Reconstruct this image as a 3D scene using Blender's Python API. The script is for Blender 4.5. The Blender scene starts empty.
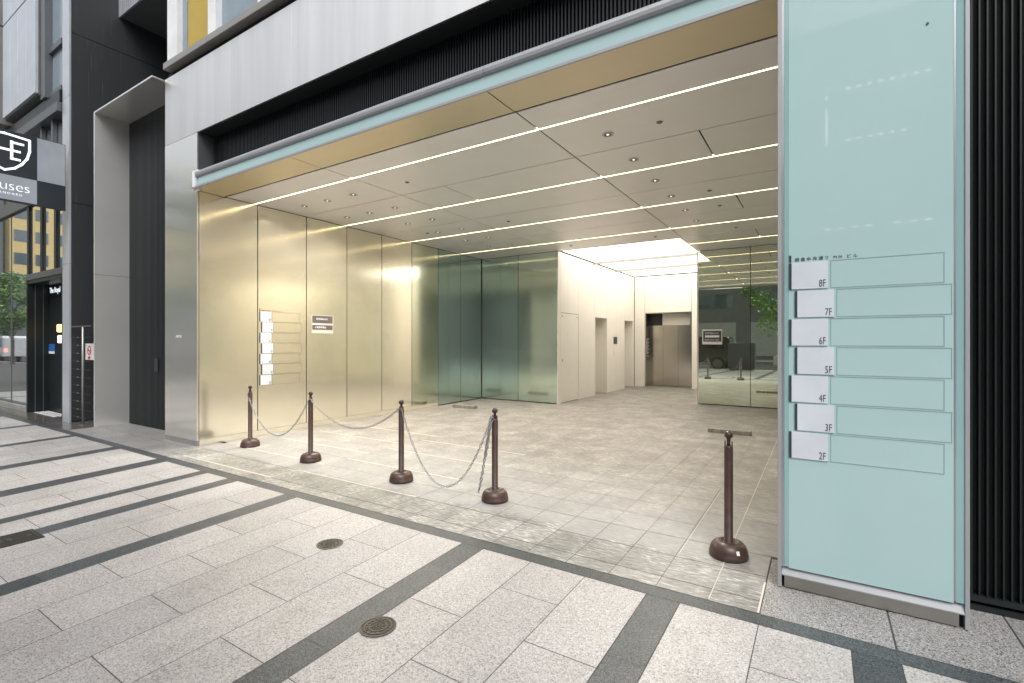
import bpy, bmesh, math, random
from mathutils import Vector, Matrix
R = math.radians
rnd = random.Random(7)
scene = bpy.context.scene
COL = scene.collection

# ------------------------------------------------------------------ helpers
class MB:
    def __init__(s): s.v = []; s.f = []; s.r = []
    def add(s, vs, fs, rr=0.5):
        o = len(s.v); s.v += [tuple(p) for p in vs]
        for f in fs: s.f.append([o + i for i in f]); s.r.append(rr)
        return s
    def box(s, x0, x1, y0, y1, z0, z1, rr=0.5):
        x0, x1 = sorted((x0, x1)); y0, y1 = sorted((y0, y1)); z0, z1 = sorted((z0, z1))
        v = [(x0,y0,z0),(x1,y0,z0),(x1,y1,z0),(x0,y1,z0),(x0,y0,z1),(x1,y0,z1),(x1,y1,z1),(x0,y1,z1)]
        return s.add(v, [(3,2,1,0),(4,5,6,7),(0,1,5,4),(1,2,6,5),(2,3,7,6),(3,0,4,7)], rr)
    def flat(s, x0, x1, y0, y1, z, rr=0.5):
        return s.add([(x0,y0,z),(x1,y0,z),(x1,y1,z),(x0,y1,z)], [(0,1,2,3)], rr)
    def lathe(s, c, prof, n=24, cap=True):
        vs = []; fs = []
        for (r, z) in prof:
            for k in range(n):
                a = 2*math.pi*k/n; vs.append((c[0]+r*math.cos(a), c[1]+r*math.sin(a), c[2]+z))
        for i in range(len(prof)-1):
            for k in range(n):
                k2 = (k+1) % n
                fs.append((i*n+k, i*n+k2, (i+1)*n+k2, (i+1)*n+k))
        if cap:
            fs.append(tuple(range(n-1, -1, -1))); fs.append(tuple((len(prof)-1)*n+k for k in range(n)))
        return s.add(vs, fs)
    def tube(s, pts, rads, n=8):
        if not isinstance(rads, (list, tuple)): rads = [rads]*len(pts)
        pts = [Vector(p) for p in pts]; vs = []; fs = []
        up = Vector((0,0,1))
        for i, p in enumerate(pts):
            d = (pts[min(i+1,len(pts)-1)] - pts[max(i-1,0)]).normalized()
            a = d.cross(up)
            if a.length < 1e-3: a = d.cross(Vector((1,0,0)))
            a.normalize(); b = d.cross(a)
            for k in range(n):
                t = 2*math.pi*k/n
                vs.append(p + (a*math.cos(t)+b*math.sin(t))*rads[i])
        for i in range(len(pts)-1):
            for k in range(n):
                k2 = (k+1) % n; fs.append((i*n+k, i*n+k2, (i+1)*n+k2, (i+1)*n+k))
        fs.append(tuple(range(n-1,-1,-1))); fs.append(tuple((len(pts)-1)*n+k for k in range(n)))
        return s.add(vs, fs)
    def prism(s, poly, axis, a, b):
        # poly in the two other axes, extruded along axis from a to b
        def P(u, w, t):
            return {'x': (t,u,w), 'y': (u,t,w), 'z': (u,w,t)}[axis]
        n = len(poly)
        vs = [P(u,w,a) for u,w in poly] + [P(u,w,b) for u,w in poly]
        fs = [tuple(range(n-1,-1,-1)), tuple(range(n,2*n))]
        for i in range(n): j=(i+1)%n; fs.append((i,j,n+j,n+i))
        return s.add(vs, fs)

ORG = {}
def obj(name, mb, mat, parent=None, smooth=False, bevel=0, uvscale=1.0):
    o3 = ORG.get(parent.name, (0,0,0)) if parent else (0,0,0)
    me = bpy.data.meshes.new(name)
    me.from_pydata([(v[0]-o3[0], v[1]-o3[1], v[2]-o3[2]) for v in mb.v], [], mb.f)
    bm = bmesh.new(); bm.from_mesh(me)
    if len(mb.f) > 1 and any(len(f) != 4 for f in mb.f) or smooth:
        bmesh.ops.recalc_face_normals(bm, faces=bm.faces)
    uv = bm.loops.layers.uv.new('UVMap')
    for f in bm.faces:
        n = f.normal; ax, ay, az = abs(n.x), abs(n.y), abs(n.z)
        for l in f.loops:
            c = l.vert.co
            if az >= ax and az >= ay: l[uv].uv = (c.x, c.y)
            elif ax > ay: l[uv].uv = (c.y, c.z)
            else: l[uv].uv = (c.x, c.z)
        f.smooth = smooth
    bm.to_mesh(me); bm.free()
    at = me.attributes.new('rnd', 'FLOAT', 'FACE')
    at.data.foreach_set('value', mb.r)
    me.materials.append(mat)
    o = bpy.data.objects.new(name, me); COL.objects.link(o)
    if parent: o.parent = parent; ORG[o.name] = o3
    if bevel:
        m = o.modifiers.new('bevel', 'BEVEL'); m.width = bevel; m.segments = 2; m.limit_method = 'ANGLE'
    return o
def tag(o, label, cat, group=None, kind=None):
    o['label'] = label; o['category'] = cat
    if group: o['group'] = group
    if kind: o['kind'] = kind
    return o
def thing(name, loc, label, cat, group=None):
    e = bpy.data.objects.new(name, None); COL.objects.link(e); e.location = loc
    e.empty_display_size = 0.2
    ORG[e.name] = tuple(loc)
    return tag(e, label, cat, group)
def struct(name, mb, mat, **k):
    o = obj(name, mb, mat, **k); o['kind'] = 'structure'; return o
def copy_tree(o, parent=None):
    c = o.copy(); COL.objects.link(c)
    if parent: c.parent = parent
    for ch in list(o.children): copy_tree(ch, c)
    return c
def text_mb(txt, size, depth=0.0015, space=1.0, align='LEFT', bold=0.0, sx=1.0):
    """text as verts in (u, v, w) with u right, v up, w outward"""
    cu = bpy.data.curves.new('lettering_curve', 'FONT'); cu.body = txt; cu.size = size
    cu.extrude = depth; cu.space_character = space; cu.align_x = align; cu.offset = bold; cu.resolution_u = 3
    t = bpy.data.objects.new('lettering_tmp', cu); COL.objects.link(t)
    dg = bpy.context.evaluated_depsgraph_get()
    me = bpy.data.meshes.new_from_object(t.evaluated_get(dg))
    vs = [(v.co.x*sx, v.co.y, v.co.z) for v in me.vertices]; fs = [tuple(p.vertices) for p in me.polygons]
    bpy.data.objects.remove(t); bpy.data.curves.remove(cu); bpy.data.meshes.remove(me)
    return vs, fs
def lettering(txt, size, org, ud, nd, mat, parent, name='lettering', **k):
    """org: origin point, ud: text direction, nd: outward normal; v is +Z"""
    vs, fs = text_mb(txt, size, **k)
    ud = Vector(ud); nd = Vector(nd); up = Vector((0,0,1)); org = Vector(org)
    mb = MB(); mb.add([org + ud*a + up*b + nd*(c) for a,b,c in vs], fs)
    return obj(name, mb, mat, parent)

# ------------------------------------------------------------------ materials
def mk(name):
    m = bpy.data.materials.new(name); m.use_nodes = True
    nt = m.node_tree; b = nt.nodes['Principled BSDF']
    return m, nt, b
def N(nt, typ, **k):
    n = nt.nodes.new(typ)
    for a, v in k.items():
        if a.startswith('_'): n.inputs[a[1:].replace('_', ' ')].default_value = v
        else: setattr(n, a, v)
    return n
def L(nt, a, b): nt.links.new(a, b)
def ramp(nt, fac, stops):
    r = nt.nodes.new('ShaderNodeValToRGB'); el = r.color_ramp.elements
    while len(el) < len(stops): el.new(0.5)
    for e, (p, c) in zip(el, stops):
        e.position = p; e.color = (*c, 1) if len(c) == 3 else c
    L(nt, fac, r.inputs['Fac']); return r.outputs['Color']
def coords(nt, scale=(1,1,1), kind='Object'):
    tc = N(nt, 'ShaderNodeTexCoord'); mp = N(nt, 'ShaderNodeMapping')
    mp.inputs['Scale'].default_value = scale
    L(nt, tc.outputs[kind], mp.inputs['Vector']); return mp.outputs['Vector']
def noise(nt, vec, scale, detail=3, rough=0.55):
    n = N(nt, 'ShaderNodeTexNoise'); n.inputs['Scale'].default_value = scale
    n.inputs['Detail'].default_value = detail; n.inputs['Roughness'].default_value = rough
    L(nt, vec, n.inputs['Vector']); return n.outputs['Fac']
def mixc(nt, mode, fac, a, b):
    m = N(nt, 'ShaderNodeMix', data_type='RGBA', blend_type=mode)
    for s, v in ((m.inputs[0], fac), (m.inputs[6], a), (m.inputs[7], b)):
        if hasattr(v, 'is_linked') or hasattr(v, 'links'): L(nt, v, s)
        elif isinstance(v, (int, float)): s.default_value = v
        else: s.default_value = (*v, 1)
    return m.outputs[2]
def math_(nt, op, a, b=0.5, clamp=False):
    m = N(nt, 'ShaderNodeMath', operation=op, use_clamp=clamp)
    for s, v in ((m.inputs[0], a), (m.inputs[1], b)):
        if hasattr(v, 'links'): L(nt, v, s)
        else: s.default_value = v
    return m.outputs[0]
def bump(nt, b, h, strength=0.1, dist=0.002):
    bp = N(nt, 'ShaderNodeBump'); bp.inputs['Strength'].default_value = strength; bp.inputs['Distance'].default_value = dist
    L(nt, h, bp.inputs['Height']); L(nt, bp.outputs['Normal'], b.inputs['Normal'])

def plain(name, col, rough=0.5, metal=0.0, var=0.08, scale=3.0, spec=0.5, coat=0.0, bmp=0.0):
    m, nt, b = mk(name)
    v = coords(nt)
    n = noise(nt, v, scale, 4)
    c = tuple(col)
    lo = tuple(x*(1-var) for x in c); hi = tuple(min(1, x*(1+var)) for x in c)
    L(nt, ramp(nt, n, [(0.3, lo), (0.7, hi)]), b.inputs['Base Color'])
    r = N(nt, 'ShaderNodeMapRange'); r.inputs['To Min'].default_value = rough*0.85; r.inputs['To Max'].default_value = min(1, rough*1.15)
    L(nt, n, r.inputs['Value']); L(nt, r.outputs['Result'], b.inputs['Roughness'])
    b.inputs['Metallic'].default_value = metal; b.inputs['Specular IOR Level'].default_value = spec
    b.inputs['Coat Weight'].default_value = coat; b.inputs['Coat Roughness'].default_value = 0.08
    if bmp: bump(nt, b, noise(nt, v, 120, 2), bmp, 0.001)
    return m
def emit(name, col, strength):
    m, nt, b = mk(name)
    b.inputs['Base Color'].default_value = (0.8,0.8,0.8,1)
    b.inputs['Emission Color'].default_value = (*col, 1); b.inputs['Emission Strength'].default_value = strength
    return m
def granite(name, lo, mid, hi, rough=(0.5, 0.75), grain=230, wet=False, tilevar=0.10):
    m, nt, b = mk(name)
    v = coords(nt)
    vo = N(nt, 'ShaderNodeTexVoronoi'); vo.inputs['Scale'].default_value = grain; L(nt, v, vo.inputs['Vector'])
    sep = N(nt, 'ShaderNodeSeparateColor'); L(nt, vo.outputs['Color'], sep.inputs['Color'])
    c1 = ramp(nt, sep.outputs[0], [(0.0, lo), (0.13, lo), (0.2, mid), (0.6, mid), (0.75, hi), (1, hi)])
    big = noise(nt, v, 60, 3, 0.7)
    c2 = mixc(nt, 'MULTIPLY', 1.0, c1, ramp(nt, big, [(0.35, (0.84,0.84,0.85)), (0.65, (1.08,1.07,1.05))]))
    at = N(nt, 'ShaderNodeAttribute', attribute_name='rnd')
    tv = ramp(nt, at.outputs['Fac'], [(0, (1-tilevar,)*3), (1, (1+tilevar*0.6, 1+tilevar*0.55, 1+tilevar*0.5))])
    c3 = mixc(nt, 'MULTIPLY', 1.0, c2, tv)
    dirt = noise(nt, v, 1.7, 5, 0.6)
    c4 = mixc(nt, 'MULTIPLY', 1.0, c3, ramp(nt, dirt, [(0.25, (0.86,0.85,0.84)), (0.6, (1.0,1.0,1.0))]))
    # old chewing-gum spots and small stains
    vg = N(nt, 'ShaderNodeTexVoronoi'); vg.inputs['Scale'].default_value = 2.6; L(nt, v, vg.inputs['Vector'])
    wob = math_(nt, 'ADD', vg.outputs['Distance'], math_(nt, 'MULTIPLY', big, 0.03))
    sg = N(nt, 'ShaderNodeSeparateColor'); L(nt, vg.outputs['Color'], sg.inputs['Color'])
    lim = math_(nt, 'MULTIPLY', math_(nt, 'GREATER_THAN', sg.outputs[0], 0.62), 0.052)
    sp = math_(nt, 'MULTIPLY', math_(nt, 'LESS_THAN', wob, lim), 0.22)
    c4 = mixc(nt, 'MULTIPLY', sp, c4, (0.35,0.34,0.33))
    st = ramp(nt, noise(nt, coords(nt, (1.2,0.5,1)), 2.3, 6, 0.7), [(0.52, (1,1,1)), (0.70, (0.86,0.855,0.85))])
    c4 = mixc(nt, 'MULTIPLY', 1.0, c4, st)
    L(nt, c4, b.inputs['Base Color'])
    mr = N(nt, 'ShaderNodeMapRange'); mr.inputs['From Min'].default_value = 0.3; mr.inputs['From Max'].default_value = 0.7
    mr.inputs['To Min'].default_value = rough[0]; mr.inputs['To Max'].default_value = rough[1]
    L(nt, noise(nt, v, 0.9, 4), mr.inputs['Value']); L(nt, mr.outputs['Result'], b.inputs['Roughness'])
    bump(nt, b, big, 0.12, 0.002)
    return m
def brushed(name, col, rough=0.25, aniso=0.6, rot=0.0, var=0.06, grain=(1,1,1), tint2=None):
    m, nt, b = mk(name)
    v = coords(nt, grain)
    n = noise(nt, v, 1.0, 4, 0.6)
    lo = tuple(x*(1-var) for x in col); hi = tuple(min(1, x*(1+var)) for x in (tint2 or col))
    L(nt, ramp(nt, n, [(0.3, lo), (0.7, hi)]), b.inputs['Base Color'])
    b.inputs['Metallic'].default_value = 1.0
    mr = N(nt, 'ShaderNodeMapRange'); mr.inputs['To Min'].default_value = rough*0.85; mr.inputs['To Max'].default_value = rough*1.15
    L(nt, n, mr.inputs['Value']); L(nt, mr.outputs['Result'], b.inputs['Roughness'])
    b.inputs['Anisotropic'].default_value = aniso; b.inputs['Anisotropic Rotation'].default_value = rot
    tg = N(nt, 'ShaderNodeTangent', direction_type='UV_MAP'); tg.uv_map = 'UVMap'
    L(nt, tg.outputs['Tangent'], b.inputs['Tangent'])
    w = noise(nt, coords(nt, (1,1,0.6)), 1.3, 2)
    bump(nt, b, w, 0.035, 0.02)
    return m
def striated(name, base, hi, rough=0.45):
    m, nt, b = mk(name)
    v = coords(nt, (60, 60, 1.2))
    n = noise(nt, v, 1.0, 4, 0.65)
    L(nt, ramp(nt, n, [(0.35, base), (0.62, base), (0.8, hi)]), b.inputs['Base Color'])
    b.inputs['Roughness'].default_value = rough
    bump(nt, b, n, 0.25, 0.003)
    return m

M = {}
M['pink'] = granite('pale_pink_granite', (0.27,0.26,0.255), (0.45,0.436,0.427), (0.57,0.562,0.555), (0.33,0.55), 190)
M['grey_granite'] = granite('grey_granite', (0.07,0.07,0.075), (0.27,0.265,0.26), (0.44,0.435,0.43), (0.33,0.5), 240)
M['dark_granite'] = granite('dark_granite', (0.02,0.026,0.03), (0.058,0.068,0.074), (0.12,0.135,0.143), (0.35,0.55), 260, tilevar=0.22)
M['wet_granite'] = granite('wet_granite', (0.03,0.03,0.03), (0.11,0.108,0.105), (0.2,0.195,0.19), (0.10,0.25), 240)
M['joint'] = plain('joint_mortar', (0.09,0.088,0.085), 0.9)
M['tile_joint'] = plain('tile_joint', (0.24,0.23,0.21), 0.8)
M['pale_joint'] = plain('pale_joint', (0.62,0.57,0.48), 0.8)

def quartzite():
    m, nt, b = mk('streaked_quartzite')
    v = coords(nt, (1,1,1))
    warp = N(nt, 'ShaderNodeTexNoise'); warp.inputs['Scale'].default_value = 1.6; L(nt, v, warp.inputs['Vector'])
    mp = N(nt, 'ShaderNodeVectorMath', operation='MULTIPLY'); mp.inputs[1].default_value = (13, 62, 1); 
    ad = N(nt, 'ShaderNodeVectorMath', operation='MULTIPLY_ADD'); ad.inputs[1].default_value = (0.25,0.12,0); 
    L(nt, warp.outputs['Color'], ad.inputs[0]); L(nt, v, ad.inputs[2]); L(nt, ad.outputs[0], mp.inputs[0])
    at = N(nt, 'ShaderNodeAttribute', attribute_name='rnd')
    off = N(nt, 'ShaderNodeVectorMath', operation='ADD'); cb = N(nt, 'ShaderNodeCombineXYZ')
    L(nt, math_(nt, 'MULTIPLY', at.outputs['Fac'], 37.0), cb.inputs[0]); L(nt, cb.outputs[0], off.inputs[1]); L(nt, mp.outputs[0], off.inputs[0])
    s1 = noise(nt, off.outputs[0], 1.0, 7, 0.72); s2 = noise(nt, v, 3.1, 5, 0.6)
    s = math_(nt, 'ADD', math_(nt, 'MULTIPLY', s1, 0.72), math_(nt, 'MULTIPLY', s2, 0.28))
    c = ramp(nt, s, [(0.36, (0.125,0.12,0.11)), (0.46, (0.215,0.205,0.187)), (0.54, (0.285,0.272,0.25)), (0.63, (0.49,0.475,0.445))])
    tv = ramp(nt, at.outputs['Fac'], [(0, (0.88,0.88,0.88)), (1, (1.08,1.07,1.06))])
    c = mixc(nt, 'MULTIPLY', 1.0, c, tv)
    # rain-wetted strip along the street edge, with its ragged drying line; dry dusty band behind it
    sep = N(nt, 'ShaderNodeSeparateXYZ'); L(nt, v, sep.inputs[0])
    edge = math_(nt, 'ADD', sep.outputs[1], math_(nt, 'MULTIPLY', math_(nt, 'SUBTRACT', noise(nt, v, 2.2, 5, 0.6), 0.5), 0.55))
    wet = N(nt, 'ShaderNodeMapRange'); wet.inputs['From Min'].default_value = 3.30; wet.inputs['From Max'].default_value = 3.34
    wet.inputs['To Min'].default_value = 1; wet.inputs['To Max'].default_value = 0; L(nt, edge, wet.inputs['Value'])
    dry = N(nt, 'ShaderNodeMapRange'); dry.inputs['From Min'].default_value = 3.6; dry.inputs['From Max'].default_value = 5.4
    dry.inputs['To Min'].default_value = 1; dry.inputs['To Max'].default_value = 0; L(nt, edge, dry.inputs['Value'])
    c_dust = mixc(nt, 'MIX', math_(nt, 'MULTIPLY', dry.outputs[0], 0.5), c, (0.38,0.385,0.38))
    hi = N(nt, 'ShaderNodeGamma'); hi.inputs['Gamma'].default_value = 1.3; L(nt, c, hi.inputs['Color'])
    c_wet = mixc(nt, 'MULTIPLY', 1.0, hi.outputs[0], (1.6,1.7,1.78))
    L(nt, mixc(nt, 'MIX', wet.outputs[0], c_dust, c_wet), b.inputs['Base Color'])
    rr = N(nt, 'ShaderNodeMapRange'); rr.inputs['To Min'].default_value = 0.5; rr.inputs['To Max'].default_value = 0.36
    L(nt, wet.outputs[0], rr.inputs['Value']); L(nt, rr.outputs[0], b.inputs['Roughness'])
    bump(nt, b, s, 0.25, 0.003)
    return m
M['stone'] = quartzite()
M['asphalt'] = granite('asphalt', (0.02,0.02,0.02), (0.05,0.05,0.052), (0.09,0.09,0.09), (0.08,0.25), 160)
M['paint'] = plain('road_paint', (0.75,0.75,0.73), 0.6)
M['kerb'] = granite('kerb_stone', (0.12,0.12,0.12), (0.34,0.34,0.33), (0.45,0.45,0.44))
M['steel'] = brushed('brushed_stainless', (0.90,0.885,0.83), 0.215, 0.8, 0.0, 0.06, (0.4,0.4,0.8))
M['steel'].node_tree.nodes['Principled BSDF'].inputs['Metallic'].default_value = 0.86
M['steel_warm'] = brushed('brushed_stainless_cladding', (0.90,0.88,0.85), 0.37, 0.3, 0.0, 0.07, (5,5,0.3))
M['gold'] = brushed('champagne_metal', (0.90,0.86,0.72), 0.16, 0.3, 0.0, 0.05, (0.5,0.8,0.7))
M['gold'].node_tree.nodes['Principled BSDF'].inputs['Metallic'].default_value = 0.84
M['gold_green'] = brushed('greenish_champagne_metal', (0.74,0.77,0.62), 0.13, 0.3, 0.0, 0.05, (0.5,0.8,0.7))
M['gold_soffit'] = brushed('gold_soffit_metal', (0.64,0.565,0.42), 0.37, 0.0, 0.0, 0.05, (0.5,0.8,0.7))
M['door_steel'] = brushed('lift_door_metal', (0.48,0.45,0.40), 0.16, 0.6, 0.0, 0.06, (0.8,0.8,0.8))
M['alu'] = plain('satin_aluminium', (0.50,0.52,0.55), 0.40, 0.9, 0.03)
M['jamb_steel'] = brushed('satin_steel_lining', (0.84,0.83,0.81), 0.225, 0.8, 0.0, 0.05, (0.4,0.4,0.8))
M['jamb_steel'].node_tree.nodes['Principled BSDF'].inputs['Metallic'].default_value = 0.60
M['alu_light'] = plain('pale_aluminium', (0.38,0.39,0.41), 0.5, 0.3, 0.03)
M['alu_kick'] = brushed('kickplate_metal', (0.42,0.40,0.37), 0.35, 0.2, 0.0, 0.12, (3,3,3))
def backglass(name, col, rough, scr=0.0, ior=1.55):
    m, nt, b = mk(name)
    v = coords(nt); n = noise(nt, v, 0.8, 3)
    lo = tuple(x*0.96 for x in col); hi = tuple(x*1.04 for x in col)
    L(nt, ramp(nt, n, [(0.3, lo), (0.7, hi)]), b.inputs['Base Color'])
    b.inputs['Roughness'].default_value = 0.35; b.inputs['IOR'].default_value = 1.3
    b.inputs['Coat Weight'].default_value = 1.0; b.inputs['Coat Roughness'].default_value = rough; b.inputs['Coat IOR'].default_value = ior
    return m
M['teal'] = backglass('teal_backpainted_glass', (0.41,0.575,0.58), 0.02, ior=1.35)
M['teal_edge'] = backglass('teal_glass_edge', (0.28,0.45,0.46), 0.05)
def mirror(name, col, rough, var=0.05):
    m, nt, b = mk(name)
    v = coords(nt, (0.8,0.8,0.5)); n = noise(nt, v, 1.0, 2)
    L(nt, ramp(nt, n, [(0.3, tuple(x*(1-var) for x in col)), (0.7, tuple(x*(1+var) for x in col))]), b.inputs['Base Color'])
    b.inputs['Metallic'].default_value = 0.95; b.inputs['Roughness'].default_value = rough
    return m
M['mirror_glass'] = mirror('dark_tinted_glass', (0.72,0.79,0.64), 0.015)
M['blur_glass'] = mirror('dark_frosted_green_glass', (0.56,0.67,0.62), 0.12)
M['shop_glass'] = mirror('shop_glass', (0.80,0.84,0.84), 0.02)
M['win_glass'] = plain('window_glass', (0.10,0.14,0.16), 0.03, 0.0, 0.1, spec=1.0)
M['ceil'] = plain('ceiling_panel', (0.90,0.88,0.85), 0.37, 0.25, 0.015)
M['white_wall'] = plain('white_wall_panel', (0.80,0.77,0.71), 0.38, 0.0, 0.02)
M['dark_gap'] = plain('shadow_gap', (0.02,0.02,0.02), 0.9)
M['ribs'] = plain('black_rib', (0.010,0.014,0.016), 0.42, 0.0, 0.15)
M['ribs_back'] = plain('black_rib_back', (0.008,0.010,0.011), 0.7)
M['black_clad'] = striated('black_striated_stone', (0.037,0.040,0.044), (0.15,0.15,0.155))
M['black_metal'] = plain('black_metal', (0.02,0.026,0.026), 0.35, 0.3, 0.1)
M['grey_frame'] = plain('grey_window_frame', (0.16,0.17,0.18), 0.4, 0.5)
M['panel_grey'] = plain('pale_grey_panel', (0.62,0.65,0.70), 0.35, 0.5, 0.06)
M['panel_dark'] = plain('dark_grey_panel', (0.13,0.135,0.145), 0.5)
M['white_frame'] = plain('white_frame', (0.85,0.85,0.87), 0.4)
M['sill_metal'] = plain('grey_sill', (0.36,0.35,0.33), 0.4, 0.5)
M['yellow'] = plain('yellow_blind', (0.50,0.35,0.06), 0.5)
M['blue_blind'] = plain('pale_blue_blind', (0.25,0.31,0.36), 0.12)
M['brown'] = plain('brown_plastic', (0.058,0.031,0.025), 0.40, 0.0, 0.30, 14, coat=0.05, bmp=0.08)
M['chain'] = plain('galvanised_chain', (0.33,0.34,0.35), 0.45, 0.7)
M['white_sticker'] = plain('white_sticker', (0.8,0.8,0.8), 0.5)
M['plate'] = plain('pale_plate', (0.62,0.66,0.72), 0.3)
M['plate_dark'] = plain('plate_edge', (0.03,0.05,0.055), 0.5)
M['line'] = plain('engraved_line', (0.22,0.34,0.34), 0.5)
M['line_gold'] = plain('engraved_line_gold', (0.20,0.16,0.10), 0.5)
M['ink'] = plain('dark_lettering', (0.05,0.06,0.07), 0.5)
M['notice_sheet'] = plain('notice_sheet', (0.55,0.50,0.43), 0.5)
M['notice_ink'] = plain('notice_ink', (0.10,0.09,0.095), 0.5)
M['navy'] = plain('navy_print', (0.06,0.06,0.085), 0.5)
M['paper'] = plain('white_paper', (0.78,0.76,0.73), 0.5)
M['white_letter'] = plain('white_lettering', (0.85,0.85,0.85), 0.5)
M['iron'] = plain('cast_iron', (0.05,0.045,0.038), 0.5, 0.5, 0.3, 25, bmp=0.4)
M['brass_worn'] = plain('worn_iron', (0.10,0.092,0.078), 0.45, 0.6, 0.3, 40)
M['sign_black'] = plain('sign_black', (0.035,0.042,0.05), 0.35)
M['sign_grey'] = plain('sign_grey', (0.44,0.48,0.54), 0.4)
M['sign_lit'] = emit('lit_sign_white', (0.85,0.9,1.0), 0.75)
M['red'] = plain('red_print', (0.55,0.03,0.04), 0.5)
M['blue'] = plain('blue_print', (0.03,0.13,0.42), 0.5)
M['strip'] = emit('light_strip', (1.0,0.80,0.46), 6.5)
M['lumi'] = emit('luminous_ceiling', (1.0,0.93,0.82), 2.0)
M['lamp'] = emit('downlight_lamp', (1.0,0.92,0.78), 1.6)
M['lantern'] = emit('orange_lantern', (1.0,0.50,0.06), 2.2)
M['lantern2'] = emit('cream_lantern', (1.0,0.86,0.5), 1.3)
M['tail'] = emit('tail_lamp', (1.0,0.05,0.03), 3.0)
M['tyre'] = plain('tyre', (0.02,0.02,0.02), 0.8)
M['rim'] = plain('rim', (0.14,0.14,0.15), 0.3, 0.9)
M['car_black'] = plain('black_car_paint', (0.015,0.018,0.018), 0.25, 0.3, coat=1.0)
M['car_white'] = plain('white_car_paint', (0.72,0.73,0.74), 0.3, 0.0, coat=1.0)
M['car_glass'] = plain('car_glass', (0.02,0.025,0.03), 0.05, 0.0, spec=0.8)
M['cabinet'] = plain('grey_cabinet', (0.10,0.11,0.12), 0.6)
M['bark'] = plain('bark', (0.10,0.075,0.05), 0.9, var=0.3, scale=12)
def leafmat():
    m, nt, b = mk('leaf')
    at = N(nt, 'ShaderNodeAttribute', attribute_name='rnd')
    L(nt, ramp(nt, at.outputs['Fac'], [(0,(0.09,0.18,0.04)),(0.5,(0.17,0.33,0.06)),(1,(0.25,0.44,0.10))]), b.inputs['Base Color'])
    b.inputs['Roughness'].default_value = 0.5
    return m
M['leaf'] = leafmat()
def facade(name, wall, win, pitch=(1.6, 3.2), fill=(0.6, 0.5), z0=0.0, dark=None):
    m, nt, b = mk(name)
    tc = N(nt, 'ShaderNodeTexCoord'); sep = N(nt, 'ShaderNodeSeparateXYZ'); L(nt, tc.outputs['UV'], sep.inputs[0])
    u = math_(nt, 'FRACT', math_(nt, 'DIVIDE', sep.outputs[0], pitch[0]), 0)
    v = math_(nt, 'FRACT', math_(nt, 'DIVIDE', sep.outputs[1], pitch[1]), 0)
    a = math_(nt, 'LESS_THAN', math_(nt, 'ABSOLUTE', math_(nt, 'SUBTRACT', u, 0.5), 0), fill[0]/2)
    c = math_(nt, 'LESS_THAN', math_(nt, 'ABSOLUTE', math_(nt, 'SUBTRACT', v, 0.5), 0), fill[1]/2)
    w = math_(nt, 'MULTIPLY', a, c)
    L(nt, mixc(nt, 'MIX', w, wall, win), b.inputs['Base Color'])
    L(nt, math_(nt, 'SUBTRACT', 0.7, math_(nt, 'MULTIPLY', w, 0.62)), b.inputs['Roughness'])
    return m
M['fac_dark'] = plain('dark_facade', (0.20,0.20,0.19), 0.5)
M['fac_grey'] = plain('grey_facade', (0.22,0.23,0.24), 0.6)
M['fac_blue'] = plain('blue_grey_facade', (0.42,0.49,0.55), 0.4)
M['fac_yellow'] = plain('yellow_tile_facade', (0.72,0.55,0.25), 0.6)
M['fac_white'] = plain('white_facade', (0.72,0.72,0.70), 0.6)
M['shutter'] = plain('pale_shutter', (0.5,0.5,0.45), 0.5)
M['mat_white'] = plain('white_floor_mat', (0.62,0.62,0.62), 0.8)

# ------------------------------------------------------------------ ground, road, pavement
struct('ground', MB().flat(-300, 300, -300, 300, -0.16), M['asphalt'])
struct('road', MB().flat(-120, 120, -15.2, -3.95, -0.135), M['asphalt'])
mk_ = MB()
for i in range(-14, 14): mk_.flat(i*8, i*8+4.5, -9.65, -9.5, -0.130)
mk_.flat(-120, 120, -4.45, -4.32, -0.130)
struct('road_markings', mk_, M['paint'])
struct('kerb', MB().box(-120, 120, -3.95, -3.75, -0.15, 0.002).box(-120, 120, -15.4, -15.2, -0.15, 0.002), M['kerb'])
struct('far_pavement', MB().box(-120, 120, -19, -15.4, -0.15, 0.0), M['kerb'])
struct('pavement_bed', MB().box(-60, 40, -3.75, 3.6, -0.14, -0.004), M['joint'])

W = 0.365; P_ = 0.74; g = 0.0022
bands = [-9.40, -7.85, -6.58, -5.60, -5.04, -4.07, -2.015, -0.725, 0.21, 1.52, 2.8]
bands = [-19.3,-17.3,-15.2,-13.0,-11.2] + bands + [4.1, 5.4]
bw = 0.09
pk = MB(); dk = MB()
x = -20.0
segs = []
for i in range(len(bands)-1):
    bwd = {-6.58:0.125, -7.85:0.11, -5.60:0.075}
    a, b = bands[i]+bwd.get(bands[i], bw), bands[i+1]-bwd.get(bands[i+1], bw)
    n = max(1, round((b-a)/W)); w = (b-a)/n
    for k in range(n): segs.append((a+k*w, a+(k+1)*w, k))
for (a, b, k) in segs:
    y = 2.70
    y1 = y; first = (0.73 if k % 2 == 0 else 0.37)
    y0 = y1 - first
    while y1 > -3.74:
        pk.flat(a+g, b-g, max(y0, -3.74)+g, y1-g, 0.0, rnd.random())
        y1 = y0; y0 = y1 - P_
for bx in bands:
    y1 = 2.70; ln = [0.36 + rnd.random()*0.5] + [0.9]*12; bw = {-6.58:0.125, -7.85:0.11, -5.60:0.075}.get(bx, 0.09)
    for l in ln:
        if y1 < -3.74: break
        dk.flat(bx-bw+g, bx+bw-g, max(y1-l, -3.74)+g*0.5, y1-g*0.5, 0.0, rnd.random()); y1 -= l
xx = -20.0
while xx < 6:
    dk.flat(xx+g*0.5, xx+0.9-g*0.5, 2.70+g, 2.808, 0.0, rnd.random()); xx += 0.9
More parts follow.
